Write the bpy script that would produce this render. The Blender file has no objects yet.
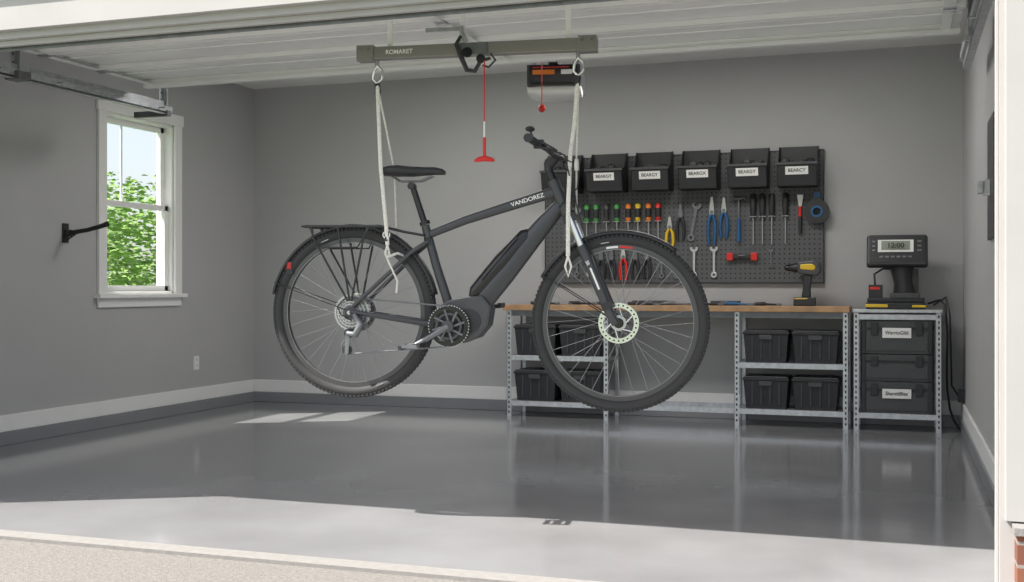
import bpy, bmesh, math, random
from mathutils import Vector, Matrix
random.seed(4)
scn = bpy.context.scene
COL = scn.collection

# ---------------------------------------------------------------- materials
_m = {}
def mat(name, col, rough=0.5, metal=0.0, var=0.0, vscale=5.0, bump=0.0, bscale=40.0, emit=None, estr=1.0, trans=0.0, coat=0.0, spec=None):
    if name in _m: return _m[name]
    m = bpy.data.materials.new(name); m.use_nodes = True
    nt = m.node_tree; b = nt.nodes['Principled BSDF']
    b.inputs['Base Color'].default_value = (*col, 1)
    b.inputs['Roughness'].default_value = rough
    b.inputs['Metallic'].default_value = metal
    if trans: b.inputs['Transmission Weight'].default_value = trans
    if coat: b.inputs['Coat Weight'].default_value = coat; b.inputs['Coat Roughness'].default_value = 0.08
    if spec is not None: b.inputs['Specular IOR Level'].default_value = spec
    if emit: b.inputs['Emission Color'].default_value = (*emit, 1); b.inputs['Emission Strength'].default_value = estr
    tc = nt.nodes.new('ShaderNodeTexCoord')
    if var:
        n = nt.nodes.new('ShaderNodeTexNoise'); n.inputs['Scale'].default_value = vscale; n.inputs['Detail'].default_value = 6
        nt.links.new(tc.outputs['Object'], n.inputs['Vector'])
        r = nt.nodes.new('ShaderNodeValToRGB')
        r.color_ramp.elements[0].position = .3; r.color_ramp.elements[1].position = .7
        r.color_ramp.elements[0].color = (*[max(0, c*(1-var)) for c in col], 1)
        r.color_ramp.elements[1].color = (*[min(1, c*(1+var)) for c in col], 1)
        nt.links.new(n.outputs['Fac'], r.inputs['Fac']); nt.links.new(r.outputs['Color'], b.inputs['Base Color'])
    if bump:
        n2 = nt.nodes.new('ShaderNodeTexNoise'); n2.inputs['Scale'].default_value = bscale; n2.inputs['Detail'].default_value = 4
        nt.links.new(tc.outputs['Object'], n2.inputs['Vector'])
        bp = nt.nodes.new('ShaderNodeBump'); bp.inputs['Strength'].default_value = bump; bp.inputs['Distance'].default_value = 0.01
        nt.links.new(n2.outputs['Fac'], bp.inputs['Height']); nt.links.new(bp.outputs['Normal'], b.inputs['Normal'])
    _m[name] = m
    return m

WALL = mat('wall_paint_grey', (.44,.44,.445), .6, var=.03, vscale=1.5, bump=.05, bscale=120)
CEIL = mat('ceiling_white', (.86,.86,.85), .7, var=.02, bump=.05, bscale=90)
TRIMW = mat('trim_white', (.82,.82,.81), .4, var=.015)
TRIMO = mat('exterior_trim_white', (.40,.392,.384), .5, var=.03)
CURB = mat('curb_epoxy_grey', (.23,.24,.255), .3, var=.04)
FLOOR = mat('floor_epoxy', (.222,.225,.232), .11, var=.12, vscale=1.8, bump=.02, bscale=6, spec=.6)
DRIVE = mat('driveway_concrete', (.185,.176,.164), .9, var=.22, vscale=70, bump=.6, bscale=160)
APRON = mat('concrete_edge', (.23,.222,.212), .8, var=.08, vscale=30, bump=.2, bscale=90)
GRASS = mat('grass', (.10,.20,.05), .9, var=.4, vscale=14, bump=.6, bscale=60)
DOORP = mat('door_panel_white', (.88,.89,.88), .4, var=.02)
GALV = mat('galvanised_steel', (.52,.54,.56), .38, .7, var=.15, vscale=25)
GALVD = mat('galvanised_dark', (.18,.19,.2), .45, .6, var=.15, vscale=20)
HOLE = mat('slot_dark', (.02,.02,.02), .8)
WOOD = mat('bench_wood', (.42,.25,.13), .45, var=.25, vscale=9)
BLKP = mat('black_plastic', (.024,.025,.028), .45, var=.1, vscale=30)
BLK2 = mat('charcoal_plastic', (.06,.062,.066), .42, var=.08, vscale=30)
BLKG = mat('black_gloss', (.014,.014,.016), .2)
RUB = mat('rubber', (.033,.033,.034), .75, bump=.2, bscale=200)
FRAME = mat('frame_matte_grey', (.064,.066,.072), .34, .3, var=.04)
CHR = mat('chrome', (.75,.75,.76), .2, 1.0)
ALU = mat('brushed_alu', (.55,.55,.56), .35, .9)
RIM = mat('rim_grey', (.09,.09,.095), .3, .6)
SPK = mat('spoke_steel', (.32,.32,.33), .3, .9)
RED = mat('red_plastic', (.65,.02,.015), .35)
YEL = mat('yellow_plastic', (.75,.50,.02), .4)
GRN = mat('green_plastic', (.06,.32,.07), .4)
ORG = mat('orange_plastic', (.75,.20,.02), .4)
BLU = mat('blue_plastic', (.02,.11,.27), .35)
WHT = mat('white_plastic', (.82,.82,.81), .4)
ROPE = mat('strap_webbing', (.80,.77,.71), .8, var=.15, vscale=120, bump=.4, bscale=300)
RACKG = mat('rack_beam_grey', (.26,.25,.235), .4, .4, var=.05)
LABEL = mat('label_white', (.85,.85,.83), .5)
INK = mat('ink_black', (.02,.02,.02), .6)
LCD = mat('lcd_green', (.30,.34,.28), .2)
LEAF = mat('leaves', (.17,.30,.05), .7, var=.5, vscale=6)
BARK = mat('bark', (.12,.08,.05), .9, var=.3, vscale=10)
REFL = mat('tail_light', (.45,.02,.02), .2)
SHACK = mat('shingle', (.12,.12,.12), .9, var=.2, vscale=12)
STEELT = mat('tool_steel', (.5,.5,.51), .3, .9)
EMIT = mat('added_fill_glow', (.9,.9,.9), .5, emit=(1,.97,.93), estr=3.0)  # glowing face of the added, unseen ceiling fill panels

def glass_mat():
    m = bpy.data.materials.new('window_glass'); m.use_nodes = True
    nt = m.node_tree; nt.nodes.clear()
    o = nt.nodes.new('ShaderNodeOutputMaterial'); mix = nt.nodes.new('ShaderNodeMixShader')
    t = nt.nodes.new('ShaderNodeBsdfTransparent'); g = nt.nodes.new('ShaderNodeBsdfGlossy'); g.inputs['Roughness'].default_value = .02
    t.inputs['Color'].default_value = (.98,.99,.99,1)
    mix.inputs[0].default_value = .03
    nt.links.new(t.outputs[0], mix.inputs[1]); nt.links.new(g.outputs[0], mix.inputs[2]); nt.links.new(mix.outputs[0], o.inputs['Surface'])
    return m
GLASS = glass_mat()

def peg_mat():
    m = bpy.data.materials.new('pegboard_dark'); m.use_nodes = True
    nt = m.node_tree; b = nt.nodes['Principled BSDF']; b.inputs['Roughness'].default_value = .5
    tc = nt.nodes.new('ShaderNodeTexCoord')
    sc = nt.nodes.new('ShaderNodeVectorMath'); sc.operation = 'SCALE'; sc.inputs['Scale'].default_value = 1/0.0381
    nt.links.new(tc.outputs['Object'], sc.inputs[0])
    fr = nt.nodes.new('ShaderNodeVectorMath'); fr.operation = 'FRACTION'; nt.links.new(sc.outputs[0], fr.inputs[0])
    sb = nt.nodes.new('ShaderNodeVectorMath'); sb.operation = 'SUBTRACT'; sb.inputs[1].default_value = (.5,.5,.5); nt.links.new(fr.outputs[0], sb.inputs[0])
    ml = nt.nodes.new('ShaderNodeVectorMath'); ml.operation = 'MULTIPLY'; ml.inputs[1].default_value = (1,0,1); nt.links.new(sb.outputs[0], ml.inputs[0])
    ln = nt.nodes.new('ShaderNodeVectorMath'); ln.operation = 'LENGTH'; nt.links.new(ml.outputs[0], ln.inputs[0])
    lt = nt.nodes.new('ShaderNodeMath'); lt.operation = 'LESS_THAN'; lt.inputs[1].default_value = .17; nt.links.new(ln.outputs['Value'], lt.inputs[0])
    mx = nt.nodes.new('ShaderNodeMixRGB'); mx.inputs[1].default_value = (.095,.098,.105,1); mx.inputs[2].default_value = (.008,.008,.008,1)
    nt.links.new(lt.outputs[0], mx.inputs[0]); nt.links.new(mx.outputs[0], b.inputs['Base Color'])
    return m
PEG = peg_mat()

def brick_mat():
    m = bpy.data.materials.new('brick_veneer'); m.use_nodes = True
    nt = m.node_tree; b = nt.nodes['Principled BSDF']; b.inputs['Roughness'].default_value = .9
    tc = nt.nodes.new('ShaderNodeTexCoord')
    sp = nt.nodes.new('ShaderNodeSeparateXYZ'); cb = nt.nodes.new('ShaderNodeCombineXYZ')
    nt.links.new(tc.outputs['Object'], sp.inputs[0]); nt.links.new(sp.outputs['X'], cb.inputs['X']); nt.links.new(sp.outputs['Z'], cb.inputs['Y'])
    k = nt.nodes.new('ShaderNodeTexBrick'); k.inputs['Scale'].default_value = 1
    k.inputs['Brick Width'].default_value = .2; k.inputs['Row Height'].default_value = .075; k.inputs['Mortar Size'].default_value = .006
    k.inputs['Color1'].default_value = (.22,.085,.05,1); k.inputs['Color2'].default_value = (.16,.06,.04,1); k.inputs['Mortar'].default_value = (.25,.235,.215,1)
    nt.links.new(cb.outputs[0], k.inputs['Vector']); nt.links.new(k.outputs['Color'], b.inputs['Base Color'])
    return m
BRICK = brick_mat()

# ---------------------------------------------------------------- mesh builder
class MB:
    def __init__(s): s.v=[]; s.f=[]; s.fm=[]; s.sm=[]; s.mats=[]
    def mi(s, m):
        if m not in s.mats: s.mats.append(m)
        return s.mats.index(m)
    def add(s, vs, fs, m, smooth=False, M=None):
        o=len(s.v); k=s.mi(m)
        for v in vs:
            v=Vector(v)
            if M is not None: v=M@v
            s.v.append(tuple(v))
        for f in fs: s.f.append([i+o for i in f]); s.fm.append(k); s.sm.append(smooth)
    def bx(s,x0,x1,y0,y1,z0,z1,m,M=None):
        vs=[(x0,y0,z0),(x1,y0,z0),(x1,y1,z0),(x0,y1,z0),(x0,y0,z1),(x1,y0,z1),(x1,y1,z1),(x0,y1,z1)]
        s.add(vs,[(0,3,2,1),(4,5,6,7),(0,1,5,4),(1,2,6,5),(2,3,7,6),(3,0,4,7)],m,False,M)
    def box(s,c,d,m,M=None):
        s.bx(c[0]-d[0]/2,c[0]+d[0]/2,c[1]-d[1]/2,c[1]+d[1]/2,c[2]-d[2]/2,c[2]+d[2]/2,m,M)
    def tube(s,pts,r,m,seg=10,flat=1.0,M=None,caps=True,closed=False):
        pts=[Vector(p) for p in pts]; n=len(pts)
        rr=r if isinstance(r,(list,tuple)) else [r]*n
        up=None; vs=[]
        for i,p in enumerate(pts):
            if closed: t=(pts[(i+1)%n]-pts[i-1])
            else: t=(pts[min(i+1,n-1)]-pts[max(i-1,0)])
            t.normalize()
            if up is None:
                ref=Vector((0,1,0)) if abs(t.y)<.9 else Vector((0,0,1))
                up=(ref-t*ref.dot(t)).normalized()
            else:
                up=(up-t*up.dot(t)).normalized()
            side=t.cross(up)
            for k in range(seg):
                a=2*math.pi*k/seg
                vs.append(p+up*math.cos(a)*rr[i]*flat+side*math.sin(a)*rr[i])
        fs=[]
        for i in range(n if closed else n-1):
            j=(i+1)%n
            for k in range(seg):
                k2=(k+1)%seg
                fs.append((i*seg+k,i*seg+k2,j*seg+k2,j*seg+k))
        s.add(vs,fs,m,True,M)
        if caps and not closed:
            s.add(vs[:seg],[tuple(range(seg))[::-1]],m,False,M); s.add(vs[-seg:],[tuple(range(seg))],m,False,M)
    def cyl(s,p0,p1,r,m,r2=None,seg=20,M=None):
        s.tube([p0,p1],[r,r if r2 is None else r2],m,seg,1.0,M)
    def ring(s,c,R,r,m,a0=0,a1=360,n=64,seg=10,flat=1.0,M=None):
        full=abs(a1-a0)>=360
        pts=[]
        for i in range(n if full else n+1):
            a=math.radians(a0+(a1-a0)*i/n)
            pts.append((c[0]+R*math.cos(a),c[1],c[2]+R*math.sin(a)))
        s.tube(pts,r,m,seg,flat,M,closed=full)
    def annulus(s,c,r0,r1,y0,y1,m,n=64,M=None,a0=0,a1=360):
        vs=[];fs=[];full=abs(a1-a0)>=360;N=n if full else n+1
        for i in range(N):
            a=math.radians(a0+(a1-a0)*i/n)
            for (r,y) in ((r0,y0),(r1,y0),(r1,y1),(r0,y1)):
                vs.append((c[0]+r*math.cos(a),c[1]+y,c[2]+r*math.sin(a)))
        for i in range(n):
            j=(i+1)%N
            for k in range(4):
                k2=(k+1)%4; fs.append((i*4+k,i*4+k2,j*4+k2,j*4+k))
        s.add(vs,fs,m,False,M)
    def prism(s,poly,y0,y1,m,M=None,smooth=False):
        n=len(poly)
        vs=[(p[0],y0,p[1]) for p in poly]+[(p[0],y1,p[1]) for p in poly]
        fs=[tuple(range(n)),tuple(range(2*n-1,n-1,-1))]+[(i,i+n,(i+1)%n+n,(i+1)%n) for i in range(n)]
        s.add(vs,fs,m,smooth,M)
    def loft(s,st,m,seg=16,p=2.0,M=None):
        vs=[]
        for c,ry,rz in st:
            for k in range(seg):
                a=2*math.pi*k/seg; ca,sa=math.cos(a),math.sin(a)
                vs.append((c[0],c[1]+ry*math.copysign(abs(ca)**(2/p),ca),c[2]+rz*math.copysign(abs(sa)**(2/p),sa)))
        fs=[]
        for i in range(len(st)-1):
            for k in range(seg):
                k2=(k+1)%seg; fs.append((i*seg+k,i*seg+k2,(i+1)*seg+k2,(i+1)*seg+k))
        fs.append(tuple(range(seg))[::-1]); fs.append(tuple(range((len(st)-1)*seg,len(st)*seg)))
        s.add(vs,fs,m,True,M)
    def ell(s,c,d,m,nu=20,nv=12,M=None):
        vs=[];fs=[]
        for j in range(nv+1):
            t=math.pi*j/nv
            for i in range(nu):
                a=2*math.pi*i/nu
                vs.append((c[0]+d[0]*math.sin(t)*math.cos(a),c[1]+d[1]*math.sin(t)*math.sin(a),c[2]+d[2]*math.cos(t)))
        for j in range(nv):
            for i in range(nu):
                i2=(i+1)%nu; fs.append((j*nu+i,(j+1)*nu+i,(j+1)*nu+i2,j*nu+i2))
        s.add(vs,fs,m,True,M)
    def obj(s,name,parent=None,bevel=0.0,loc=None,rot=None):
        me=bpy.data.meshes.new(name); me.from_pydata(s.v,[],s.f)
        for m in s.mats: me.materials.append(m)
        me.polygons.foreach_set('material_index',s.fm); me.polygons.foreach_set('use_smooth',s.sm)
        me.update()
        bm=bmesh.new(); bm.from_mesh(me); bmesh.ops.recalc_face_normals(bm,faces=bm.faces); bm.to_mesh(me); bm.free()
        o=bpy.data.objects.new(name,me); COL.objects.link(o)
        if parent: o.parent=parent
        if loc: o.location=loc
        if rot: o.rotation_euler=rot
        if bevel:
            b=o.modifiers.new('bevel','BEVEL'); b.width=bevel; b.segments=2; b.limit_method='ANGLE'; b.angle_limit=math.radians(40)
        return o
def empty(name,loc=(0,0,0),rot=(0,0,0)):
    e=bpy.data.objects.new(name,None); COL.objects.link(e); e.location=loc; e.rotation_euler=rot; e.empty_display_size=.1
    return e
def text(name,body,loc,size,m,parent=None,rot=(math.pi/2,0,0),extr=.0006,sx=1.0):
    c=bpy.data.curves.new(name,'FONT'); c.body=body; c.size=size; c.align_x='CENTER'; c.align_y='CENTER'; c.extrude=extr
    c.materials.append(m); c.offset=size*.012
    t=bpy.data.objects.new(name,c); COL.objects.link(t); t.location=loc; t.rotation_euler=rot; t.scale=(sx,1,1)
    if parent: t.parent=parent
    return t

# ---------------------------------------------------------------- room shell
XL,XR=-5.66,.45; YO,YF,YB=4.10,4.22,9.15; H=2.885; HZ=2.175
OL,ORR=-4.8,.315
def one(name,*args,bevel=0,parent=None):
    b=MB(); b.bx(*args); return b.obj(name,parent,bevel)
one('floor',XL-.15,XR+.15,3.93,YB+.15,-.15,0,FLOOR)
one('wall_back',XL-.15,XR+.15,YB,YB+.15,0,H,WALL)
one('wall_right',XR,XR+.15,YF+.0,YB,0,H,WALL)
WY0,WY1,WZ0,WZ1=7.07,7.92,1.0,2.38
b=MB(); b.bx(XL-.15,XL,YF,WY0,0,H,WALL); b.bx(XL-.15,XL,WY1,YB,0,H,WALL); b.bx(XL-.15,XL,WY0,WY1,0,WZ0,WALL); b.bx(XL-.15,XL,WY0,WY1,WZ1,H,WALL)
b.obj('wall_left')
one('ceiling',XL-.15,XR+.15,YF,YB+.15,H,H+.12,CEIL)
b=MB()
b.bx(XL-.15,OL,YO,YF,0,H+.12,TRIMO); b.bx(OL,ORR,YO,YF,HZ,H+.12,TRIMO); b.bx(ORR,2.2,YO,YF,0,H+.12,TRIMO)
b.obj('wall_front')
b=MB()
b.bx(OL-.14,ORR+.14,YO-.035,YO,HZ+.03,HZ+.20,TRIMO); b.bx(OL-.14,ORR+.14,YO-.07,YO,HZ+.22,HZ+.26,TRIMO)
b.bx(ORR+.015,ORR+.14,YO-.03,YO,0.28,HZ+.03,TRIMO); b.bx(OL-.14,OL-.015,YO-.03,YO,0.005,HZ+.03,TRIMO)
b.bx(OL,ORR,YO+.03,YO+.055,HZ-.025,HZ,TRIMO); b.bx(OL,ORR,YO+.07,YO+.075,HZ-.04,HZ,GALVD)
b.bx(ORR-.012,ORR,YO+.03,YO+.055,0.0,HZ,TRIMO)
b.obj('trim_opening',bevel=.004)
one('brick_wainscot',ORR+.045,2.2,YO-.10,YO,.004,.25,BRICK)
one('wainscot_cap',ORR+.035,2.2,YO-.11,YO,.25,.275,APRON)
one('roof',XL-.2,2.4,YO-.05,YB+.5,H+.14,H+.24,SHACK)
def bb(name,a,c): 
    b=MB(); b.bx(*a[:4],0,.09,CURB); b.bx(*c[:4],.09,.20,TRIMW); b.obj(name,bevel=.004)
bb('baseboard_back',(XL+.001,XR-.001,YB-.03,YB-.0005),(XL+.001,XR-.001,YB-.018,YB-.0005))
bb('baseboard_left',(XL+.0005,XL+.03,YF+.01,YB-.032),(XL+.0005,XL+.018,YF+.01,YB-.032))
bb('baseboard_right',(XR-.03,XR-.0005,YF+.01,YB-.032),(XR-.018,XR-.0005,YF+.01,YB-.032))
one('driveway',-9,6,-6,3.925,-.16,-.012,DRIVE)
one('threshold_strip',OL-.5,ORR+1.5,3.83,3.93,-.012,.003,APRON)
one('lawn',-60,40,-40,60,-.4,-.17,GRASS)

# window
w=empty('window_1',(XL,0,0))
b=MB()
def wbx(y0,y1,z0,z1,x0,x1,m=TRIMW): b.bx(x0,x1,y0,y1,z0,z1,m)
c=.09
wbx(WY0-c,WY0,WZ0,WZ1,.0005,.025); wbx(WY1,WY1+c,WZ0,WZ1,.0005,.025)
wbx(WY0-c-.015,WY1+c+.015,WZ1,WZ1+c,.0005,.03)
wbx(WY0-c-.03,WY1+c+.03,WZ0-.03,WZ0,.0005,.06); wbx(WY0-c,WY1+c,WZ0-.10,WZ0-.03,.0005,.02)
wbx(WY0,WY0+.02,WZ0,WZ1,-.15,0); wbx(WY1-.02,WY1,WZ0,WZ1,-.15,0); wbx(WY0,WY1,WZ1-.02,WZ1,-.15,0); wbx(WY0,WY1,WZ0,WZ0+.02,-.15,0)
b.obj('casing',w,.003)
b=MB(); ZM=1.70; s=.045
for (z0,z1,x0) in ((WZ0+.02,ZM+.02,-.07),(ZM-.02,WZ1-.02,-.11)):
    wbx(WY0+.02,WY0+.02+s,z0,z1,x0,x0+.035); wbx(WY1-.02-s,WY1-.02,z0,z1,x0,x0+.035)
    wbx(WY0+.02,WY1-.02,z0,z0+s,x0,x0+.035); wbx(WY0+.02,WY1-.02,z1-s,z1,x0,x0+.035)
ym=WY0+.31
wbx(ym-.008,ym+.008,ZM,WZ1-.03,-.10,-.085)
b.obj('sashes',w,.003)
b=MB(); b.bx(-.055,-.051,WY0+.03,WY1-.03,WZ0+.03,ZM,GLASS); b.bx(-.095,-.091,WY0+.03,WY1-.03,ZM,WZ1-.03,GLASS)
b.obj('glass',w)

def foliage(name,blobs,n,seed):
    random.seed(seed); b=MB()
    for (cx,cy,cz,rx,ry,rz) in blobs:
        b.tube([(cx,cy,-.169),(cx+.05,cy,cz*.6),(cx,cy+.05,cz)],[.09,.07,.03],BARK,8)
        for i in range(n):
            while True:
                u=Vector((random.uniform(-1,1),random.uniform(-1,1),random.uniform(-1,1)))
                if .35<u.length<1: break
            p=Vector((cx+u.x*rx,cy+u.y*ry,cz+u.z*rz)); sz=random.uniform(.035,.075)
            p.z=max(p.z,-.08)
            M=Matrix.Translation(p)@Matrix.Rotation(random.uniform(0,6.3),4,'Z')@Matrix.Rotation(random.uniform(0,6.3),4,'X')
            b.add([(-sz,0,0),(0,-sz*.5,.01),(sz,0,0),(0,sz*.5,.01)],[(0,1,2,3)],LEAF,False,M)
    return b.obj(name)
foliage('garden_shrubs',[(-9.2,10.6,.8,1.1,1.1,1.1),(-10.2,12.4,.9,1.2,1.3,1.3),(-11.2,14.6,1.3,1.4,1.5,1.45),(-9.0,9.2,.5,1.0,.9,.9),(-12.8,16.5,1.6,1.8,1.8,1.5)],3000,3)

# ---------------------------------------------------------------- overhead door
d=empty('overhead_garage_door')
DX0,DX1=-4.78,.30; DZ=2.44
b=MB(); r=MB()
n=4; y0=4.32; L=.525
for i in range(n):
    a=y0+i*L
    b.bx(DX0,DX1,a,a+L-.006,DZ,DZ+.045,DOORP)
    r.bx(DX0,DX1,a,a+.035,DZ-.030,DZ-.0003,DOORP); r.bx(DX0,DX1,a+L-.045,a+L-.010,DZ-.030,DZ-.0003,DOORP)
    r.bx(DX0,DX1,a+.22,a+.25,DZ-.010,DZ-.0003,DOORP)
b.obj('panels',d,.003); r.obj('ribs',d,.003)
b=MB()
for xx in (DX0+.02,-2.25,DX1-.10):
    b.bx(xx,xx+.05,y0,y0+n*L-.02,DZ-.034,DZ-.0305,DOORP)
    for i in range(1,n):
        yy=y0+i*L; b.bx(xx+.0,xx+.06,yy-.04,yy+.04,DZ-.038,DZ-.034,GALV); b.cyl((xx,yy,DZ-.042),(xx+.06,yy,DZ-.042),.007,GALV,seg=8)
b.bx(DX0,DX1,y0+n*L-.06,y0+n*L-.01,DZ-.055,DZ-.031,DOORP)
b.obj('stiles_and_hinges',d,.001)
TZ=2.335
for side,tx in (('l',DX0-.07),('r',DX1+.05)):
    b=MB()
    R=.20
    b.bx(tx-.02,tx+.02,4.5,6.75,TZ-.075,TZ-.071,GALV); b.bx(tx-.02,tx-.017,4.5,6.75,TZ-.075,TZ-.02,GALV); b.bx(tx+.017,tx+.02,4.5,6.75,TZ-.06,TZ-.02,GALV)
    b.bx(tx-.035,tx-.02,4.5,6.75,TZ-.03,TZ+.02,GALV)
    b.bx(tx-.02,tx+.02,4.25,4.31,0.02,2.09,GALV)
    for k in range(7):
        a0=math.pi/2*k/7; a1=math.pi/2*(k+1)/7
        b.tube([(tx,4.48-R*math.cos(a0),2.09+R*math.sin(a0)),(tx,4.48-R*math.cos(a1),2.09+R*math.sin(a1))],.02,GALV,6)
    for hy in (5.3,6.7) if side=='l' else (5.9,):
        b.bx(tx-.04,tx-.036,hy-.02,hy+.02,TZ-.07,H-.001,GALV); b.bx(tx-.04,tx,hy+.016,hy+.02,TZ-.07,H-.001,GALV)
        for q in range(9): b.bx(tx-.041,tx-.035,hy-.006,hy+.006,TZ+.02+q*.05,TZ+.035+q*.05,HOLE)
    if side=='l':
        b.bx(tx-.25,tx+.03,6.68,6.72,TZ-.09,TZ-.05,GALVD); b.bx(tx-.05,tx+.05,5.25,5.35,TZ-.08,TZ-.03,GALVD)
    for q in range(5): b.cyl((tx+.02,4.6+q*.5,TZ-.045),(DX0 if side=='l' else tx-.05,4.6+q*.5,TZ-.045),.006,GALV,seg=8)
    b.obj('track_'+side,d,.001)

# opener
e=empty('garage_door_opener',(-2.10,7.0,2.36),(0,0,math.radians(12)))
b=MB()
b.bx(-.17,.17,-.15,.30,-.03,.10,BLK2); b.bx(-.15,.15,-.19,-.15,-.02,.09,BLKG)
b.loft([((-.17,-.0,-.05),.13,.025),((-.10,-.0,-.06),.15,.045),((.10,-.0,-.06),.15,.045),((.17,-.0,-.05),.13,.025)],WHT,20,3)
b.bx(-.13,.01,-.194,-.190,.03,.06,ORG); b.bx(-.13,.10,-.194,-.190,.072,.078,RED); b.bx(.05,.12,-.194,-.19,.03,.06,LABEL)
b.obj('housing',e,.01)
b=MB()
for sx in (-.14,.14):
    b.bx(sx-.015,sx+.015,.0,.004,.10,.524,GALV)
b.bx(-.02,.02,-2.5,-.19,.15,.18,GALVD); b.bx(-.03,.03,-.3,-.0,.10,.15,GALVD)
b.tube([(-.06,-.3,.15),(-.06,-.3,-.17)],.003,RED,6); b.ell((-.06,-.3,-.20),(.022,.012,.025),RED)
b.obj('rail_and_release',e)

FILLS=((-3.3,7.3),(-1.1,7.3))  # invented ceiling panels, out of view, added to brighten the interior
for i,(lx,ly) in enumerate(FILLS):
    b=MB(); b.bx(-.62,.62,-.32,.32,-.035,-.001,WHT); b.bx(-.6,.6,-.3,.3,-.040,-.035,EMIT)
    b.obj('added_fill_panel',loc=(lx,ly,H))

# ---------------------------------------------------------------- bicycle
S=.004457
YAW=math.radians(7)
O=Vector((-1.75,4.74,.921))
bike=empty('electric_bicycle',O,(0,0,YAW))
def P(u,v,y=0.0): return (u*S,y,v*S)
RH=P(-138,4); FH=P(135,-5)
def wheel(name,c,front):
    b=MB()
    RO=.388; tr=.0255
    b.ring(c,RO-tr,tr,RUB,n=96,seg=14)
    for i in range(120):
        a=2*math.pi*i/120
        for sy in (-1,1):
            M=Matrix.Translation(c)@Matrix.Rotation(-a,4,'Y')
            b.box((RO-.001-.0015,sy*(.009),0),(.006,.011,.010),RUB,M)
            M=Matrix.Translation(c)@Matrix.Rotation(-a-.026,4,'Y')
            b.box((RO-.008,sy*(.020),0),(.008,.008,.012),RUB,M)
    b.annulus(c,.318,.340,-.0125,.0125,RIM,96)
    b.annulus(c,.3185,.3195,-.0132,.0132,ALU,96)
    for a in ((100,) if front else (112,292)):
        b.annulus(c,.351,.354,-.0262,-.0256+.003,ALU,10,a0=a-3,a1=a+3)
    if front:
        b.annulus(c,.325,.334,-.0132,-.012,RED,10,a0=80,a1=90); b.annulus(c,.325,.334,-.0132,-.012,LABEL,10,a0=91,a1=100)
    b.obj(name+'_tyre_and_rim',bike)
    b=MB()
    ns=32
    for i in range(ns):
        sd=-1 if i%2 else 1
        a=2*math.pi*i/ns; off=(1 if (i//2)%2 else -1)*math.radians(58)
        h=Vector(c)+Vector((math.cos(a+off)*.028,sd*.028,math.sin(a+off)*.028))
        q=Vector(c)+Vector((math.cos(a)*.318,sd*.003,math.sin(a)*.318))
        b.tube([h,q],.0013,SPK,5)
    b.cyl((c[0],-.045,c[2]),(c[0],.045,c[2]),.018,BLKG); 
    for sy in (-.03,.03): b.cyl((c[0],sy-.003,c[2]),(c[0],sy+.003,c[2]),.032,BLKG)
    b.cyl((c[0],-.07,c[2]),(c[0],.07,c[2]),.009,ALU)
    b.obj(name+'_spokes_and_hub',bike)
    b=MB()
    yy=-.042 if front else .05
    b.annulus(c,.066,.088,yy-.001,yy+.001,CHR,60)
    b.annulus(c,.022,.034,yy-.0015,yy+.0015,ALU,30)
    for i in range(6):
        a=2*math.pi*i/6
        b.tube([(c[0]+.03*math.cos(a),yy,c[2]+.03*math.sin(a)),(c[0]+.07*math.cos(a+.5),yy,c[2]+.07*math.sin(a+.5))],.0035,CHR,6)
    for i in range(24):
        a=2*math.pi*i/24
        b.cyl((c[0]+.077*math.cos(a),yy-.0018,c[2]+.077*math.sin(a)),(c[0]+.077*math.cos(a),yy+.0018,c[2]+.077*math.sin(a)),.004,HOLE,seg=8)
    b.obj(name+'_brake_rotor',bike)
wheel('rear_wheel',RH,False); wheel('front_wheel',FH,True)

# frame
b=MB()
b.tube([P(-62,92),P(-50,50),P(-36,8)],[.019,.020,.022],FRAME,16)
b.tube([P(-60,82),P(-20,97),P(30,112),P(72,124)],[.017,.019,.022,.024],FRAME,16,.75)
b.tube([P(79,113),P(60,92),P(20,44),P(-14,4)],[.030,.040,.052,.055],FRAME,18,.62)
b.tube([P(69,135),P(84,101)],[.026,.029],FRAME,20)
for sy in (-1,1):
    b.tube([P(-58,76,sy*.018),P(-75,64,sy*.045),P(-134,10,sy*.066)],[.010,.010,.009],FRAME,10)
    b.tube([P(-38,-8,sy*.03),P(-62,-6,sy*.05),P(-137,5,sy*.066)],[.016,.014,.010],FRAME,10,.8)
    b.prism([(RH[0]-.02,RH[2]-.03),(RH[0]+.03,RH[2]-.015),(RH[0]+.035,RH[2]+.02),(RH[0],RH[2]+.03),(RH[0]-.02,RH[2]+.01)],sy*.062-.004,sy*.062+.004,FRAME)
b.tube([P(-62,93),P(-63,96)],.024,BLKG,16)
b.obj('frame',bike)
b=MB()
b.tube([P(-63,95),P(-76,134)],.0145,BLKG,14)
b.tube([P(-59,80,0),P(-57,72,0)],.021,BLKG,14)
b.obj('seat_post',bike)
b=MB()
b.tube([P(46,84),P(42,81),P(18,54),P(-8,24),P(-12,18)],[.022,.036,.045,.042,.026],BLKG,16,.8)
b.tube([P(34,79,-.033),P(-2,37,-.037)],.004,FRAME,6)
b.obj('battery',bike)
b=MB()
b.prism([(u*S,v*S) for u,v in ((-50,-4),(-47,9),(-36,17),(-18,20),(0,22),(9,10),(6,-8),(-4,-20),(-20,-26),(-36,-27),(-46,-19))],-.052,.052,BLK2)
b.cyl(P(-14,-4,-.055),P(-14,-4,.055),.055,BLKP,seg=28)
b.obj('motor',bike,.012)
C=P(-33,-9); b=MB()
b.annulus(C,.070,.090,-.078,-.074,BLKG,56)
b.annulus(C,.050,.060,-.080,-.072,BLK2,56)
for i in range(8):
    a=2*math.pi*i/8
    b.tube([(C[0]+.02*math.cos(a),-.076,C[2]+.02*math.sin(a)),(C[0]+.075*math.cos(a+.25),-.076,C[2]+.075*math.sin(a+.25))],.006,GALVD,6)
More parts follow.
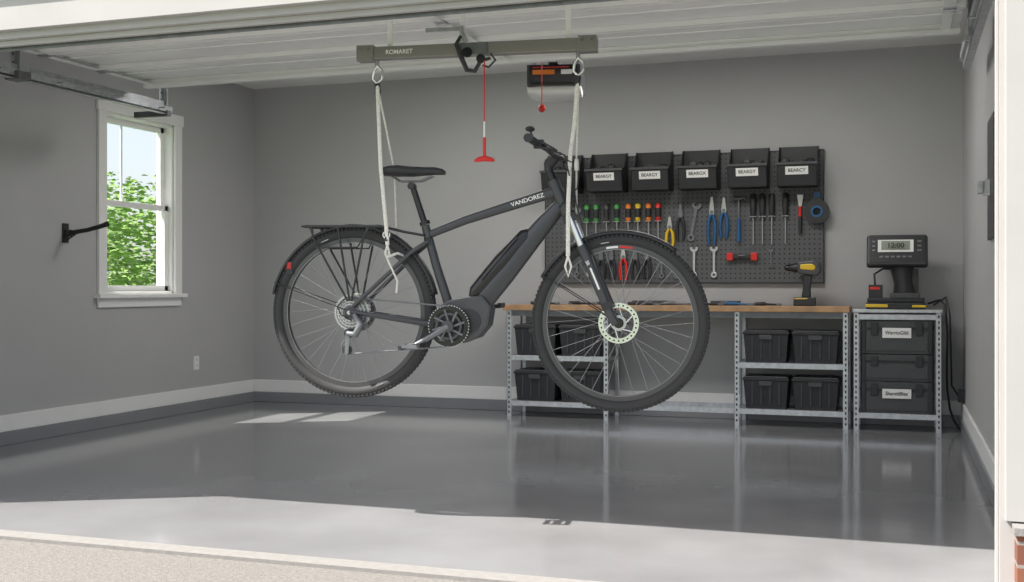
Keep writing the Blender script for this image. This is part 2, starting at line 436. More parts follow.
for i in range(44):
    a=2*math.pi*i/44; b.box((.0915,-.076,0),(.006,.003,.006),ALU,Matrix.Translation((C[0],0,C[2]))@Matrix.Rotation(-a,4,'Y'))
b.cyl((C[0],-.095,C[2]),(C[0],.095,C[2]),.016,BLKG)
b.cyl((C[0],-.096,C[2]),(C[0],-.07,C[2]),.026,BLK2,seg=24)
ca=Vector((-.86,0,-.5)).normalized()*.170
for sy,sg in ((-1,1),(1,-1)):
    p1=Vector(C)+ca*sg
    b.tube([(C[0],sy*.088,C[2]),((C[0]+p1.x)/2,sy*.092,(C[2]+p1.z)/2),(p1.x,sy*.098,p1.z)],[.016,.012,.012],BLK2 if sy>0 else GALVD,10,.6)
    b.cyl((p1.x,sy*.098,p1.z),(p1.x,sy*.19,p1.z),.006,ALU)
    for dx in (-.042,.042): b.box((p1.x+dx,sy*.15,p1.z+dx*.15),(.014,.095,.018),BLKP)
    for dy in (.108,.19): b.box((p1.x,sy*dy,p1.z),(.09,.012,.016),GALVD if dy>.15 else BLKP)
    b.box((p1.x,sy*.15,p1.z),(.025,.08,.02),GALVD)
    b.box((p1.x-.05,sy*.15,p1.z),(.003,.05,.01),ORG)
b.obj('chainring_and_cranks',bike)
b=MB()
for i,rad in enumerate((.082,.074,.066,.059,.052,.046,.040,.034)):
    y=-.028-.0042*i
    b.annulus(RH,rad*.72,rad,y-.0012,y+.0012,GALVD if i%2 else ALU,40)
    for k in range(5):
        a=2*math.pi*k/5+i*.1; b.tube([(RH[0]+.02*math.cos(a),y,RH[2]+.02*math.sin(a)),(RH[0]+rad*.75*math.cos(a+.3),y,RH[2]+rad*.75*math.sin(a+.3))],.003,GALVD,5)
    for k in range(int(rad*380)):
        a=2*math.pi*k/int(rad*380); b.box((rad+.001,y,0),(.005,.002,.005),ALU,Matrix.Translation((RH[0],0,RH[2]))@Matrix.Rotation(-a,4,'Y'))
b.obj('cassette',bike)
b=MB()
b.tube([P(-33,11,-.076),P(-137,19,-.048)],.004,GALVD,6); 
b.tube([P(-33,-29,-.076),P(-138,-38,-.05),P(-146,-36,-.05),P(-147,-28,-.05),P(-139,-20,-.05),P(-128,-13,-.05),P(-126,-2,-.05)],.004,GALVD,6)
b.obj('chain',bike)
b=MB()
b.cyl(P(-139,-17,-.058),P(-139,-17,-.045),.022,BLKP); b.cyl(P(-141,-34,-.058),P(-141,-34,-.045),.022,BLKP)
b.prism([(u*S,v*S) for u,v in ((-142,-14),(-137,-14),(-139,-38),(-143,-39))],-.064,-.060,GALVD)
b.tube([P(-132,2,-.07),P(-124,-8,-.085),P(-130,-18,-.08),P(-139,-17,-.07)],[.012,.018,.016,.011],GALVD,10)
b.tube([P(-134,-4,-.078),P(-146,2,-.075),P(-150,10,-.07),P(-140,20,-.066)],.003,BLKP,6)
b.obj('rear_derailleur',bike)
b=MB()
b.tube([P(84,104,0),P(86,98,0)],.030,BLKG,18)
b.box((0,0,0),(.05,.15,.04),BLKG,Matrix.Translation(P(87,97))@Matrix.Rotation(math.radians(-22),4,'Y'))
for sy in (-.062,.062):
    b.tube([P(87,99,sy),P(101,65,sy)],.016,CHR,16)
    b.tube([P(99,70,sy),P(101,66,sy),P(128,2,sy),P(133,-6,sy)],[.0225,.023,.020,.017],FRAME,14)
    b.cyl(P(135,-5,sy-.012),P(135,-5,sy+.012),.018,BLKG)
b.tube([P(97,74,-.062),P(93,80,0),P(97,74,.062)],.013,FRAME,10)
b.obj('suspension_fork',bike)
b=MB(); b.box((0,0,0),(.008,.001,.10),LABEL,Matrix.Translation(P(113,38,-.0845))@Matrix.Rotation(math.radians(-22.5),4,'Y')); 
b.box((0,0,0),(.05,.02,.03),BLKP,Matrix.Translation(P(125,12,-.075))@Matrix.Rotation(math.radians(-22),4,'Y'))
b.obj('fork_decal_and_caliper',bike)
b=MB()
b.tube([P(69,135),P(65,145)],.019,BLKG,18)
b.tube([P(65,145),P(64,152),P(68,158)],[.021,.019,.017],BLKP,14)
b.tube([P(65,150),P(72,158)],.02,BLKP,12)
hb=[(60,167,-.36),(62,166,-.25),(68,163,-.14),(72,159,-.05),(72,159,.05),(68,163,.14),(62,166,.25),(60,167,.36)]
b.tube([P(*h) for h in hb],.0125,BLKP,12)
for sg in (-1,1):
    b.tube([P(60,167,sg*.37),P(60.3,167,sg*.34),P(61.5,166.4,sg*.26)],[.018,.0165,.0165],RUB,14)
    b.cyl(P(60,167,sg*.372),P(60,167,sg*.362),.0185,BLKG)
    b.tube([P(64,166,sg*.22),P(73,161,sg*.25),P(75,157,sg*.34)],[.011,.007,.005],BLKG,8)
    b.box(P(64,165,sg*.225),(.04,.03,.035),BLKP)
    b.tube([P(72,161,sg*.22),P(86,156,sg*.15),P(88,135,sg*.05),P(82,112,sg*.028)],.0035,BLKP,8)
    b.tube([P(70,159,sg*.2),P(92,150,sg*.1),P(92,128,sg*.035),P(76,108,sg*.032)],.003,BLKP,8)
b.tube([P(90,146,-.06),P(94,110,-.05),P(108,60,-.05),P(126,16,-.07)],.003,BLKP,8)
b.box((0,0,0),(.055,.09,.014),BLKG,Matrix.Translation(P(66,168,0))@Matrix.Rotation(math.radians(30),4,'Y'))
b.ell(P(86,150,0),(.035,.03,.03),BLKG); b.cyl(P(91,150,0),P(94,150,0),.026,LABEL)
b.tube([P(60,167,-.20),P(55,178,-.21)],.004,BLKP,8); b.ell(P(55,180,-.21),(.02,.03,.012),BLKP)
b.obj('handlebar_and_stem',bike)
b=MB()
b.loft([(P(-107,147),.02,.012),(P(-105,147.5),.055,.020),(P(-98,148),.075,.024),(P(-88,148),.078,.026),(P(-76,147),.060,.023),(P(-64,147),.036,.020),(P(-52,147),.024,.018),(P(-44,146),.019,.014),(P(-41,145),.008,.008)],BLKP,20,2.3)
for sy in (-.02,.02): b.tube([P(-96,142,sy),P(-88,137,sy),P(-66,137,sy),P(-54,142,sy)],.0035,GALVD,8)
b.cyl(P(-76,132,-.022),P(-76,132,.022),.016,BLKG)
b.obj('saddle',bike)
b=MB()
def fender(c,a0,a1,R=.402):
    n=40; vs=[];fs=[]
    for i in range(n+1):
        a=math.radians(a0+(a1-a0)*i/n)
        for k,(dy,dr) in enumerate(((-.030,-.014),(-.024,-.002),(0,.003),(.024,-.002),(.030,-.014))):
            vs.append((c[0]+(R+dr)*math.cos(a),dy,c[2]+(R+dr)*math.sin(a)))
    for i in range(n):
        for k in range(4): fs.append((i*5+k,i*5+k+1,(i+1)*5+k+1,(i+1)*5+k))
    b.add(vs,fs,BLKP,True)
fender(RH,12,168); fender(FH,52,150)
for sy in (-.034,.034):
    for a in (160,):
        q=(RH[0]+.40*math.cos(math.radians(a)),sy,RH[2]+.40*math.sin(math.radians(a)))
        b.tube([P(-137,5,sy*1.9),q],.0025,BLKP,6)
    q=(FH[0]+.40*math.cos(math.radians(148)),sy,FH[2]+.40*math.sin(math.radians(148)))
    b.tube([P(133,-4,sy*1.9),q],.0025,BLKP,6)
o=b.obj('fenders',bike); sd=o.modifiers.new('solid','SOLIDIFY'); sd.thickness=.002
b=MB()
for sy in (-.065,.065):
    b.tube([P(-189,92,sy*.6),P(-184,92,sy),P(-104,91,sy),P(-84,86,sy*.4),P(-62,82,sy*.3)],.006,BLKP,8)
    b.tube([P(-178,91,sy),P(-176,80,sy*1.1),P(-139,16,sy*1.1)],.005,BLKP,8)
    b.tube([P(-150,91,sy),P(-137,16,sy*1.1)],.005,BLKP,8)
    b.tube([P(-118,91,sy),P(-122,80,sy*1.1),P(-135,16,sy*1.1)],.005,BLKP,8)
    b.tube([P(-180,91,sy),P(-172,70,sy*1.2),P(-128,70,sy*1.2),P(-116,91,sy)],.004,BLKP,8)
for u in (-189,-165,-140,-108): b.tube([P(u,92,-.06),P(u,92,.06)],.005,BLKP,8)
b.bx(-186*S,-108*S,-.02,.02,92*S,92*S+.006,BLKP)
b.obj('rear_rack',bike)
b=MB(); b.box(P(-206,50),(.03,.05,.06),BLKP); b.box((P(-206,50)[0]-.017,0,P(0,52)[2]),(.008,.045,.045),REFL); b.box((P(-206,50)[0],-.027,P(0,52)[2]),(.02,.005,.03),REFL)
b.obj('tail_light',bike,.004)
text('frame_lettering','VANDOREZ',P(44,116,-.0185),.026,LABEL,bike,(math.pi/2,-math.radians(16),0),sx=1.1)
text('fork_lettering','SR',P(106,53,-.0855),.02,LABEL,bike,(math.pi/2,math.radians(68),0))

# ---------------------------------------------------------------- ceiling hoist + straps
h=empty('bike_hoist',O,(0,0,YAW))
zt=(DZ-.032)-O.z
ZR=(2.115-O.z)
b=MB()
b.bx(-132*S,112*S,-.025,.025,ZR-.028,ZR+.028,RACKG)
b.obj('beam',h,.004)
b=MB()
for u in (-124,104):
    b.bx((u-9)*S,(u+9)*S,-.032,.032,ZR-.034,ZR+.036,RACKG)
    for k in (-5,5): b.cyl(((u+k)*S,-.036,ZR+.015),((u+k)*S,-.03,ZR+.015),.007,CHR,seg=10)
for u in (-100,-24,84):
    b.bx(u*S-.012,u*S+.012,.005,.012,ZR+.028,zt-.008,DOORP); b.bx(u*S-.05,u*S+.05,-.03,.03,zt-.008,zt-.001,DOORP)
b.bx(-60*S,-24*S,-.03,-.024,ZR+.08,ZR+.10,GALV); b.tube([(-24*S,-.027,ZR+.10),(-18*S,-.027,ZR+.03)],.014,GALV,8,.4)
b.bx(-24*S,4*S,-.034,-.026,ZR-.026,ZR+.026,GALVD)
b.obj('brackets',h,.002)
b=MB()
b.tube([(-22*S,-.045,ZR+.055),(-27*S,-.045,ZR+.02),(-22*S,-.045,ZR-.04),(-16*S,-.045,ZR-.10),(-8*S,-.045,ZR-.105),(-2*S,-.045,ZR-.06),(8*S,-.045,ZR-.05)],[.008,.010,.012,.011,.010,.010,.007],BLKP,10,.5)
b.cyl((-16*S,-.05,ZR-.02),(-16*S,-.038,ZR-.02),.022,BLKG); b.cyl((-2*S,-.05,ZR-.05),(-2*S,-.038,ZR-.05),.020,BLKG)
b.tube([(8*S,-.045,ZR-.03),(13*S,-.045,ZR-.06),(6*S,-.045,ZR-.09),(0,-.045,ZR-.08)],.005,BLKP,8)
b.obj('pulley',h)
b=MB()
b.tube([(2*S,-.05,ZR-.06),(2*S,-.05,ZR-.33)],.003,RED,6); b.tube([(2*S,-.05,ZR-.33),(2*S,-.05,ZR-.475)],.0045,WHT,8)
b.tube([(2*S,-.05,ZR-.40),(2*S,-.05,ZR-.492)],.007,RED,8)
q=2*S
b.loft([((-.045+q,-.05,ZR-.502),.006,.006),((-.03+q,-.05,ZR-.498),.010,.010),((q,-.05,ZR-.492),.012,.014),((.03+q,-.05,ZR-.498),.010,.010),((.045+q,-.05,ZR-.502),.006,.006)],RED,12)
b.obj('pull_cord_handle',h)
def hook(b,c,sc=1.0,m=CHR):
    b.ring((c[0],c[1],c[2]),.026*sc,.006*sc,m,n=24,seg=8)
    b.cyl((c[0],c[1],c[2]+.026*sc),(c[0],c[1],c[2]+.06*sc),.008*sc,m,seg=10)
b=MB()
xs=-113*S
for xx in (xs,94*S):
    b.cyl((xx,0,ZR-.03),(xx,0,ZR-.055),.010,CHR,seg=10)
    b.tube([(xx,0,ZR-.055),(xx+.022,0,ZR-.075),(xx+.022,0,ZR-.115),(xx,0,ZR-.135),(xx-.02,0,ZR-.115),(xx-.016,0,ZR-.075),(xx,0,ZR-.055)],.0065,CHR,8)
hook(b,P(-98,82,-.07),.6); 
b.obj('hooks',h)
b=MB()
b.tube([(xs,0,ZR-.13),P(-103,150,-.085),P(-98,92,-.075),P(-97,72,-.07)],.0095,ROPE,8,.5)
b.tube([P(-97,72,-.07),P(-99,64,-.075),P(-97,58,-.075),P(-95,64,-.07),P(-97,72,-.07)],.005,ROPE,8,.5)
b.tube([P(-97,60,-.075),P(-88,64,-.05),P(-80,60,-.0)],.006,ROPE,8,.5)
b.tube([(xs-.004,.004,ZR-.13),P(-106,190,.04),P(-101,150,.09),P(-97,70,.07)],.0045,ROPE,8,.5)
b.tube([P(-97,58,-.07),P(-88,36,-.05),P(-89,24,-.05)],.0045,ROPE,8,.5)
b.tube([(94*S,0,ZR-.13),P(91,190,-.02),P(88,160,-.05),P(87,110,-.08),P(87,60,-.085)],.0095,ROPE,8,.5)
b.tube([P(87,60,-.085),P(84,50,-.08),P(87,40,-.08),P(90,50,-.08),P(87,60,-.085)],.005,ROPE,8,.5)
b.tube([(94*S+.003,0,ZR-.13),P(93,190,.01),P(91,160,.04),P(90,110,.07),P(88,50,.06)],.0045,ROPE,8,.5)
b.obj('straps',h)
b=MB()
b.tube([(xs,0,ZR-.135),(xs+.004,0,ZR-.18)],.014,BLKP,10,.6); b.tube([(94*S,0,ZR-.135),(93*S,0,ZR-.18)],.014,BLKP,10,.6)
b.tube([P(-98,76,-.07),P(-97,86,-.07)],.011,BLKP,10,.6)
b.obj('buckles',h)
text('beam_lettering','ROMARET',(-88*S,-.026,ZR),.028,LABEL,h)

# ---------------------------------------------------------------- benches / shelving
BY0,BY1=8.72,9.10
def post(b,x,y,z1,sx,sy):
    w=.038;t=.003
    b.bx(min(x,x+sx*w),max(x,x+sx*w),min(y,y+sy*t),max(y,y+sy*t),0,z1,GALV)
    b.bx(min(x,x+sx*t),max(x,x+sx*t),min(y,y+sy*w),max(y,y+sy*w),0,z1,GALV)
    if sy>0:
        z=.03
        while z<z1-.03:
            b.bx(x+sx*.019-.006,x+sx*.019+.006,y-.0006,y+.001,z,z+.018,HOLE); z+=.04
def unit(name,x0,x1,ztop,shelves):
    e=empty(name)
    b=MB()
    for x,sx in ((x0,1),(x1,-1)):
        post(b,x,BY0,ztop,sx,1); post(b,x,BY1,ztop,sx,-1)
    b.obj('posts',e)
    b=MB()
    for z in shelves:
        b.bx(x0+.004,x1-.004,BY0+.004,BY1-.004,z-.006,z,GALV)
        b.bx(x0+.004,x1-.004,BY0+.003,BY0+.006,z-.04,z-.001,GALV); b.bx(x0+.004,x1-.004,BY1-.006,BY1-.003,z-.04,z-.001,GALV)
        for xx in (x0+.004,x1-.007): b.bx(xx,xx+.003,BY0,BY1,z-.035,z-.001,GALV)
    b.obj('shelves',e,.001)
    return e
u1=unit('workbench',-3.03,-2.18,.865,(.50,.13))
b=MB()
for x,sx in ((-1.195,1),(-.36,-1)):
    post(b,x,BY0,.865,sx,1); post(b,x,BY1,.865,sx,-1)
for z in (.48,.13):
    b.bx(-1.19,-.364,BY0+.004,BY1-.004,z-.006,z,GALV); b.bx(-1.19,-.364,BY0+.003,BY0+.006,z-.04,z-.001,GALV)
b.bx(-2.18,-1.195,BY0+.003,BY0+.008,.09,.13,GALV); b.bx(-2.18,-1.195,BY1-.008,BY1-.003,.09,.13,GALV)
b.bx(-3.02,-.37,BY0+.002,BY0+.006,.82,.864,GALVD)
b.obj('right_bay_frame',u1)
b=MB(); b.bx(-3.06,-.35,BY0-.03,YB-.045,.866,.91,WOOD); b.obj('top',u1,.004)
u2=unit('storage_rack',-.325,.285,.865,(.855,.13))
b=MB(); b.bx(-.33,.29,BY0-.01,YB-.045,.866,.89,GALV); b.obj('top_plate',u2,.003)

def tote(x0,x1,z,hh):
    y0,y1=BY0+.03,BY1-.05
    w=x1-x0; cx=(x0+x1)/2; cy=(y0+y1)/2; dd=y1-y0
    b=MB(); t=.018
    lo=[(-w/2+t,-dd/2+t,0),(w/2-t,-dd/2+t,0),(w/2-t,dd/2-t,0),(-w/2+t,dd/2-t,0)]
    hi=[(-w/2,-dd/2,hh-.03),(w/2,-dd/2,hh-.03),(w/2,dd/2,hh-.03),(-w/2,dd/2,hh-.03)]
    b.add(lo+hi,[(0,3,2,1),(0,1,5,4),(1,2,6,5),(2,3,7,6),(3,0,4,7),(4,5,6,7)],BLKP)
    b.bx(-w/2-.006,w/2+.006,-dd/2-.008,dd/2+.006,hh-.032,hh-.012,BLKP)
    b.bx(-w/2+.005,w/2-.005,-dd/2,dd/2,hh-.012,hh,BLK2)
    for k in (-.3,-.1,.1,.3): b.bx(k*w-.006,k*w+.006,-dd/2+.000,-dd/2+.02,.03,hh-.04,BLK2)
    b.bx(-.05,.05,-dd/2-.016,-dd/2-.004,hh-.07,hh-.035,BLK2)
    return b.obj('storage_tote',bevel=.004,loc=(cx,cy,z+.001))
for z in (.50,.13):
    tote(-2.975,-2.625,z,.25); tote(-2.595,-2.245,z,.25)
for z in (.48,.13):
    tote(-1.13,-.795,z,.245); tote(-.765,-.43,z,.245)

def toolcase(z,hh,lab=None):
    e=empty('tool_case',(-.012,0,z))
    b=MB(); x0,x1=-.255,.235; y0=BY0+.015; y1=BY1-.04
    b.bx(x0,x1,y0,y1,0,hh,BLK2); b.bx(x0-.008,x1+.008,y0-.008,y1,hh*.72,hh*.80,BLKP)
    b.bx(x0+.03,x1-.03,y0-.006,y0,.02,hh*.6,BLK2)
    for xx in (x0+.09,x1-.09): b.bx(xx-.025,xx+.025,y0-.014,y0-.006,hh*.55,hh*.95,BLKP)
    for xx in (x0,x1-.03): b.bx(xx,xx+.03,y0-.01,y0,0,hh,BLKP)
    b.obj('body',e,.006)
    if lab:
        b=MB(); b.bx(-.11,.09,y0-.0165,y0-.0145,hh*.48,hh*.78,LABEL); b.obj('label',e)
        text('label_text',lab,(-.01,y0-.0175,hh*.63),.038,INK,e,sx=.9)
toolcase(.131,.23,'ShareitBlex'); toolcase(.365,.195); toolcase(.565,.245,'WarrioGild')

# ---------------------------------------------------------------- pegboard & bins
PX0,PX1=-2.82,-.565
o=one('pegboard',PX0,PX1,YB-.035,YB-.015,1.09,2.12,PEG,bevel=.002)
b=MB()
for x in (PX0+.03,PX1-.05): b.bx(x,x+.02,YB-.015,YB-.0005,1.10,2.11,GALVD)
b.bx(PX0-.008,PX0,YB-.038,YB-.001,1.082,2.128,BLKP); b.bx(PX1,PX1+.008,YB-.038,YB-.001,1.082,2.128,BLKP); b.bx(PX0,PX1,YB-.038,YB-.001,1.082,1.09,BLKP); b.bx(PX0,PX1,YB-.038,YB-.001,2.12,2.128,BLKP)
b.obj('frame',o)
YT=YB-.040
labs=[None,'BEARGY','BEARGY','BEARGX','BEARGY','BEARCY']
for i,cx in enumerate((-2.64,-2.26,-1.885,-1.505,-1.12,-.745)):
    e=empty('parts_bin',(cx,YT,1.83))
    b=MB(); w=.15
    prof=[(0,0),(-.20,0),(-.24,.17),(-.225,.17),(-.13,.20),(-.04,.32),(0,.32)]
    for (xa,xb) in ((-w,-w+.008),(w-.008,w)):
        vs=[(xa,p[0],p[1]) for p in prof]+[(xb,p[0],p[1]) for p in prof]; n=len(prof)
        b.add(vs,[tuple(range(n)),tuple(range(2*n-1,n-1,-1))]+[(k,k+n,(k+1)%n+n,(k+1)%n) for k in range(n)],BLKP)
    b.bx(-w,w,-.20,0,0,.008,BLKP); b.bx(-w,w,-.012,0,0,.32,BLKP)
    b.add([(-w,-.20,0),(w,-.20,0),(w,-.24,.17),(-w,-.24,.17),(-w,-.19,.0),(w,-.19,0),(w,-.23,.17),(-w,-.23,.17)],[(0,1,2,3),(4,7,6,5),(3,2,6,7),(0,4,5,1),(0,3,7,4),(1,5,6,2)],BLKP)
    b.bx(-w-.006,w+.006,-.252,-.228,.158,.178,BLK2)
    random.seed(i)
    for k in range(14): b.ell((random.uniform(-.10,.10),random.uniform(-.18,-.05),random.uniform(.14,.20)),(.035,.03,.03),BLKP if k%2 else BLK2,8,6)
    b.obj('bin',e,.002)
    if labs[i]:
        b=MB(); rx=math.atan2(.04,.17)
        M=Matrix.Translation((0,-.2275,.115))@Matrix.Rotation(rx,4,'X')
        b.box((0,-.001,0),(.17,.003,.062),LABEL,M); b.obj('label',e)
        t=text('label_text',labs[i],(0,-.2315,.115),.036,INK,e,rot=(math.pi/2+rx,0,0))

def T(px): return -1.60+(px-690)*.0080
def Z(py): return 1.055+(287-py)*.0080
def screwdriver(x,zt,L,col,k=1.35):
    b=MB(); hL=L*.47
    b.tube([(0,-.026,0),(0,-.026,-.01),(0,-.026,-hL*.5),(0,-.026,-hL*.8),(0,-.026,-hL)],[.010*k,.018*k,.015*k,.017*k,.010*k],col,10)
    b.tube([(0,-.026,-.04),(0,-.026,-hL*.75)],[.0185*k,.0175*k],BLKP,10)
    b.cyl((0,-.026,-hL),(0,-.026,-L),.006,STEELT,seg=8)
    b.bx(-.025,.025,-.045,0,-hL*.95-.004,-hL*.95,GALV)
    b.obj('screwdriver',loc=(x,YT,zt))
def wrench(x,zt,L,col=STEELT,name='wrench',ang=0):
    b=MB(); w=L*.06
    b.prism([(-w*.7,-L*.12),(w*.7,-L*.12),(w*.6,-L*.88),(-w*.6,-L*.88)],-.012,-.004,col)
    b.annulus((0,-.008,-L*.93),w*.7,w*1.7,-.007,.007,col,20)
    b.prism([(-w*2.2,0),(-w*.9,0),(-w*.8,-L*.07),(w*.8,-L*.07),(w*.9,0),(w*2.2,0),(w*2.2,-L*.09),(w*.9,-L*.16),(-w*.9,-L*.16),(-w*2.2,-L*.09)],-.015,-.002,col)
    b.obj(name,bevel=.001,loc=(x,YT,zt),rot=(0,math.radians(ang),0))
def pliers(x,zt,L,col):
    b=MB()
    b.prism([(-.020,-L*.30),(-.008,0),(.008,0),(.020,-L*.30),(.016,-L*.38),(-.016,-L*.38)],-.022,-.006,STEELT if col is not BLKP else GALVD)
    b.cyl((0,-.026,-L*.32),(0,-.004,-L*.32),.014,GALVD,seg=14)
    for s_ in (-1,1): b.tube([(s_*.004,-.014,-L*.36),(s_*.024,-.014,-L*.5),(s_*.029,-.014,-L*.75),(s_*.020,-.014,-L)],[.010,.013,.013,.010],col,8)
    b.obj('pliers',loc=(x,YT,zt))
def hammer(x,zt,L):
    b=MB(); b.tube([(0,-.03,-.02),(0,-.03,-L*.5)],.010,GALVD,10); b.tube([(0,-.03,-L*.5),(0,-.03,-L)],[.014,.017],BLU,10)
    b.cyl((-.045,-.03,-.02),(.03,-.03,-.02),.016,GALVD,seg=14); b.tube([(.025,-.03,-.02),(.045,-.03,-.012),(.055,-.03,-.04)],[.014,.010,.004],GALVD,8)
    b.obj('hammer',loc=(x,YT,zt))
for px,c in ((583,GRN),(593,GRN),(604,BLK2),(615,GRN),(627,ORG),(637,YEL),(648,ORG),(658,RED)):
    screwdriver(T(px),Z(202),.32,c)
for px in (753,762,771,784): screwdriver(T(px),Z(195),.40,BLKP)
pliers(T(669.5),Z(216),.26,YEL); pliers(T(680.5),Z(203),.30,BLKP); wrench(T(697),Z(203),.30,GALVD,'adjustable_wrench',10)
pliers(T(712),Z(197),.38,BLU); pliers(T(724),Z(198),.32,BLU); hammer(T(739),Z(197),.36)
wrench(T(572),Z(205),.30,GALVD); wrench(T(560),Z(205),.26,GALVD)
wrench(T(694),Z(247),.24); wrench(T(714),Z(247),.24); wrench(T(770),Z(250),.14,GALVD); wrench(T(661),Z(250),.22,GALVD); wrench(T(676),Z(253),.20,GALVD)
for px in (598,609,634,646): pliers(T(px),Z(247),.26,BLKP)
pliers(T(621.5),Z(245),.28,RED)
wrench(T(585),Z(248),.22,STEELT)
wrench(T(572),Z(248),.22,GALVD)
b=MB(); b.annulus((0,-.034,0),.045,.095,-.025,.025,BLKP,32); b.annulus((0,-.034,0),.03,.045,-.028,.028,BLU,24); b.bx(-.04,.04,-.06,-.003,.09,.105,BLKP); b.bx(-.025,.025,-.05,-.01,.10,.15,BLU)
b.obj('cable_reel',loc=(T(814),YT,Z(214)))
b=MB(); b.prism([(-.025,0),(.025,0),(.010,-.10),(-.010,-.10)],-.022,-.012,STEELT); b.tube([(0,-.018,-.09),(0,-.018,-.17)],[.012,.016],RED,10); b.tube([(0,-.018,-.17),(0,-.018,-.30)],[.014,.014],BLKP,10); b.obj('paint_scraper',loc=(T(798),YT,Z(197)))
b=MB(); b.bx(-.10,.10,-.04,-.012,-.018,.018,BLKP); b.bx(-.12,-.07,-.044,-.008,-.03,.03,RED); b.bx(.07,.12,-.044,-.008,-.03,.03,RED); b.bx(-.03,.03,-.043,-.012,-.010,.010,BLKG)
b.obj('torpedo_level',bevel=.004,loc=(T(742),YT,Z(257)))

# bench clutter
bz=.9105
random.seed(9)
def flat_tool(name,x,y,L,m,ang):
    b=MB(); b.tube([(-L/2,0,.014),(-L*.1,0,.016),(0,0,.012),(L/2,0,.010)],[.012,.015,.008,.007],m,8); b.box((L/2,0,.010),(.04,.03,.018),GALVD)
    b.obj(name,loc=(x,y,bz),rot=(0,0,math.radians(ang)))
for x,L,m,a,y in ((-2.75,.22,BLKP,10,8.84),(-2.45,.25,BLKP,-20,8.9),(-2.2,.2,BLK2,5,8.82),(-1.93,.22,BLKP,8,8.80),(-1.66,.22,GALVD,-10,8.86),(-1.42,.22,BLKP,8,8.8),(-1.18,.2,BLU,-8,8.87),(-.96,.18,BLKP,6,8.8)):
    flat_tool('hand_tool',x,y,L,m,a)
for x,wd in ((-1.9,.28),(-1.3,.22)):
    b=MB(); b.bx(-wd/2,wd/2,-.06,.06,0,.035,BLK2); b.bx(-.03,.03,-.066,-.06,.01,.03,GALVD); b.obj('socket_set_case',bevel=.004,loc=(x,9.0,bz))
e=empty('cordless_drill',(-.68,8.88,bz))
b=MB()
b.bx(-.085,.075,-.045,.045,0,.065,BLKP); b.bx(-.08,.02,-.047,.047,.05,.060,YEL)
b.obj('battery_pack',e,.008)
b=MB()
b.prism([(-.030,.06),(.040,.06),(.040,.14),(.055,.24),(-.015,.24),(-.018,.14)],-.024,.024,BLKP)
b.prism([(-.055,.245),(.09,.225),(.115,.265),(.105,.325),(.06,.345),(-.06,.335)],-.038,.038,BLK2)
b.prism([(-.04,.275),(.07,.265),(.085,.30),(.05,.325),(-.04,.32)],-.041,.041,YEL)
b.obj('body',e,.012)
b=MB(); b.cyl((-.055,0,.29),(-.09,0,.29),.036,BLKP); b.tube([(-.09,0,.29),(-.14,0,.29),(-.155,0,.29)],[.030,.025,.012],BLKG,16)
b.bx(.095,.120,-.03,.03,.25,.315,BLKP); b.bx(-.036,-.018,-.008,.008,.19,.235,BLKP)
b.obj('chuck_and_grips',e,.002)

# scale terminal
e=empty('bench_scale_terminal',(-.02,8.90,.8905))
b=MB(); b.bx(-.22,.20,-.13,.13,0,.05,BLKP); b.bx(-.222,-.06,-.132,.13,.012,.04,YEL); b.bx(.10,.202,-.132,.13,.012,.035,YEL); b.bx(-.21,.19,-.12,.12,.05,.085,BLKP); b.bx(-.05,.16,-.125,.1,.08,.12,BLK2)
b.obj('base',e,.008)
b=MB(); b.tube([(.06,.03,.10),(.05,.03,.20),(.03,.02,.34)],[.09,.075,.09],BLKP,14); b.bx(.09,.15,-.02,.04,.10,.30,BLKP); b.bx(-.20,-.10,-.10,.0,.085,.18,BLKP); b.bx(-.19,-.12,-.102,-.1,.145,.165,RED); b.tube([(-.155,-.06,.18),(-.16,-.05,.26),(-.10,0,.30),(0,.02,.30)],.008,BLKP,8)
b.obj('column',e,.004)
M=Matrix.Translation((-.0,-.03,.43))@Matrix.Rotation(math.radians(-18),4,'X')
b=MB(); b.box((0,0,0),(.42,.08,.24),BLK2,M); b.box((0,.01,0),(.43,.05,.25),BLKP,M); b.obj('display_housing',e,.018)
b=MB(); b.box((0,-.0415,0),(.39,.004,.20),BLKP,M); b.box((-.01,-.045,.025),(.25,.004,.095),LABEL,M); b.box((-.01,-.0475,.028),(.20,.004,.07),LCD,M)
for i in range(6): b.box((-.11+i*.04,-.045,-.06),(.026,.005,.014),GALVD,M)
for j in range(3): b.box((.155,-.045,.06-.035*j),(.03,.005,.014),GALVD,M)
for j in range(3): b.box((-.165,-.045,.06-.035*j),(.02,.005,.014),GALVD,M)
b.obj('display_panel',e)
t=text('display_digits','12:00',(-.01,-.0875,.470),.055,INK,e,rot=(math.radians(72),0,0))
c=MB(); c.tube([(.20,9.02,.93),(.28,8.96,.96),(.315,8.88,.92),(.33,8.87,.7),(.325,8.90,.5),(.33,8.95,.3),(.35,8.97,.15),(.38,9.0,.06),(.41,8.9,.02)],.008,BLKP,8)
c.tube([(.24,9.0,.92),(.32,8.88,.98),(.345,8.84,.85),(.352,8.86,.6),(.36,8.92,.33),(.41,8.95,.25)],.007,BLKP,8)
c.bx(.405,.449,8.9,8.98,.21,.30,BLKP); c.obj('power_cord')

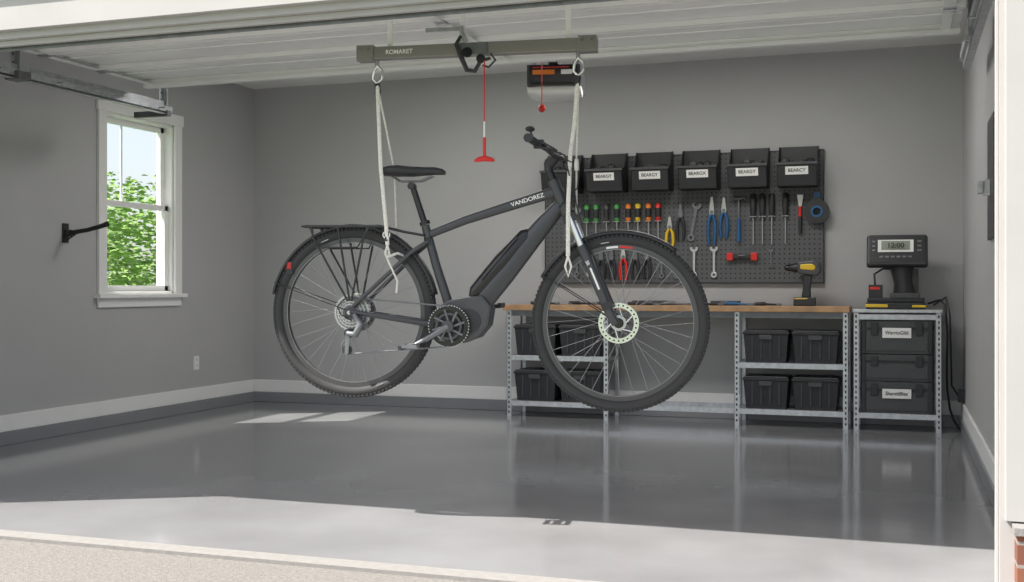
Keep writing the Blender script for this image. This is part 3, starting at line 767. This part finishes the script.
b=MB(); b.bx(0.0005,.008,-.035,.035,-.058,.058,WHT)
for z in (-.025,.025): b.bx(.008,.011,-.018,.018,z-.016,z+.016,TRIMW); b.bx(.011,.0115,-.008,-.005,z-.006,z+.008,HOLE); b.bx(.011,.0115,.005,.008,z-.006,z+.008,HOLE)
b.obj('wall_outlet',loc=(XL,8.24,.41),bevel=.001)
b=MB(); b.bx(.0005,.012,-.03,.03,-.07,.07,BLKP); b.bx(.012,.05,-.02,.02,-.025,.025,BLKP); b.tube([(.04,0,0),(.20,0,.02),(.34,0,.05),(.37,0,.06)],[.018,.016,.018,.020],BLKG,12)
b.tube([(.02,0,-.05),(.12,0,.005)],.006,BLKP,8)
b.obj('wall_storage_hook',loc=(XL,6.64,1.44),bevel=.002)
o=one('wall_tool_panel',XR-.015,XR-.001,6.05,6.45,1.30,1.92,BLK2,bevel=.003)
b=MB(); b.bx(XR-.05,XR-.016,6.22,6.26,1.52,1.60,WHT); b.bx(XR-.075,XR-.05,6.20,6.28,1.53,1.59,GALV); b.obj('wall_bracket',bevel=.003)

# ---------------------------------------------------------------- lights / world / camera
sun=bpy.data.lights.new('sun','SUN'); sun.energy=11.5; sun.angle=math.radians(.5); sun.color=(1,.95,.88)
so=bpy.data.objects.new('sun',sun); COL.objects.link(so); so.location=(-8,-4,10)
dv=Vector((.72,.39,-1)); so.rotation_euler=dv.to_track_quat('-Z','Y').to_euler()
for lx,ly in FILLS:  # added fill light under each invented panel, lifts walls and floor
    al=bpy.data.lights.new('added_fill_light','AREA'); al.shape='RECTANGLE'; al.size=1.2; al.size_y=.6; al.energy=25; al.color=(1,.97,.94)
    ao=bpy.data.objects.new('added_fill_light',al); COL.objects.link(ao); ao.location=(lx,ly,H-.05)
W=bpy.data.worlds.new('World'); scn.world=W; W.use_nodes=True; nt=W.node_tree
bg=nt.nodes['Background']; sky=nt.nodes.new('ShaderNodeTexSky'); sky.sky_type='NISHITA'; sky.sun_disc=False
sky.sun_elevation=math.radians(50); sky.sun_rotation=math.radians(235); sky.air_density=1.0; sky.dust_density=2.5
mx=nt.nodes.new('ShaderNodeMixRGB'); mx.inputs[0].default_value=.5; mx.inputs[2].default_value=(4.8,4.85,4.9,1)
nt.links.new(sky.outputs[0],mx.inputs[1]); nt.links.new(mx.outputs[0],bg.inputs['Color']); bg.inputs['Strength'].default_value=.24

cam=bpy.data.cameras.new('camera'); cam.sensor_width=36; cam.lens=39.83; cam.shift_y=-.004
co=bpy.data.objects.new('camera',cam); COL.objects.link(co); co.location=(0,0,1.055); co.rotation_euler=(math.pi/2,0,math.radians(18.9))
scn.camera=co
scn.view_settings.view_transform='Standard'
scn.view_settings.exposure=0
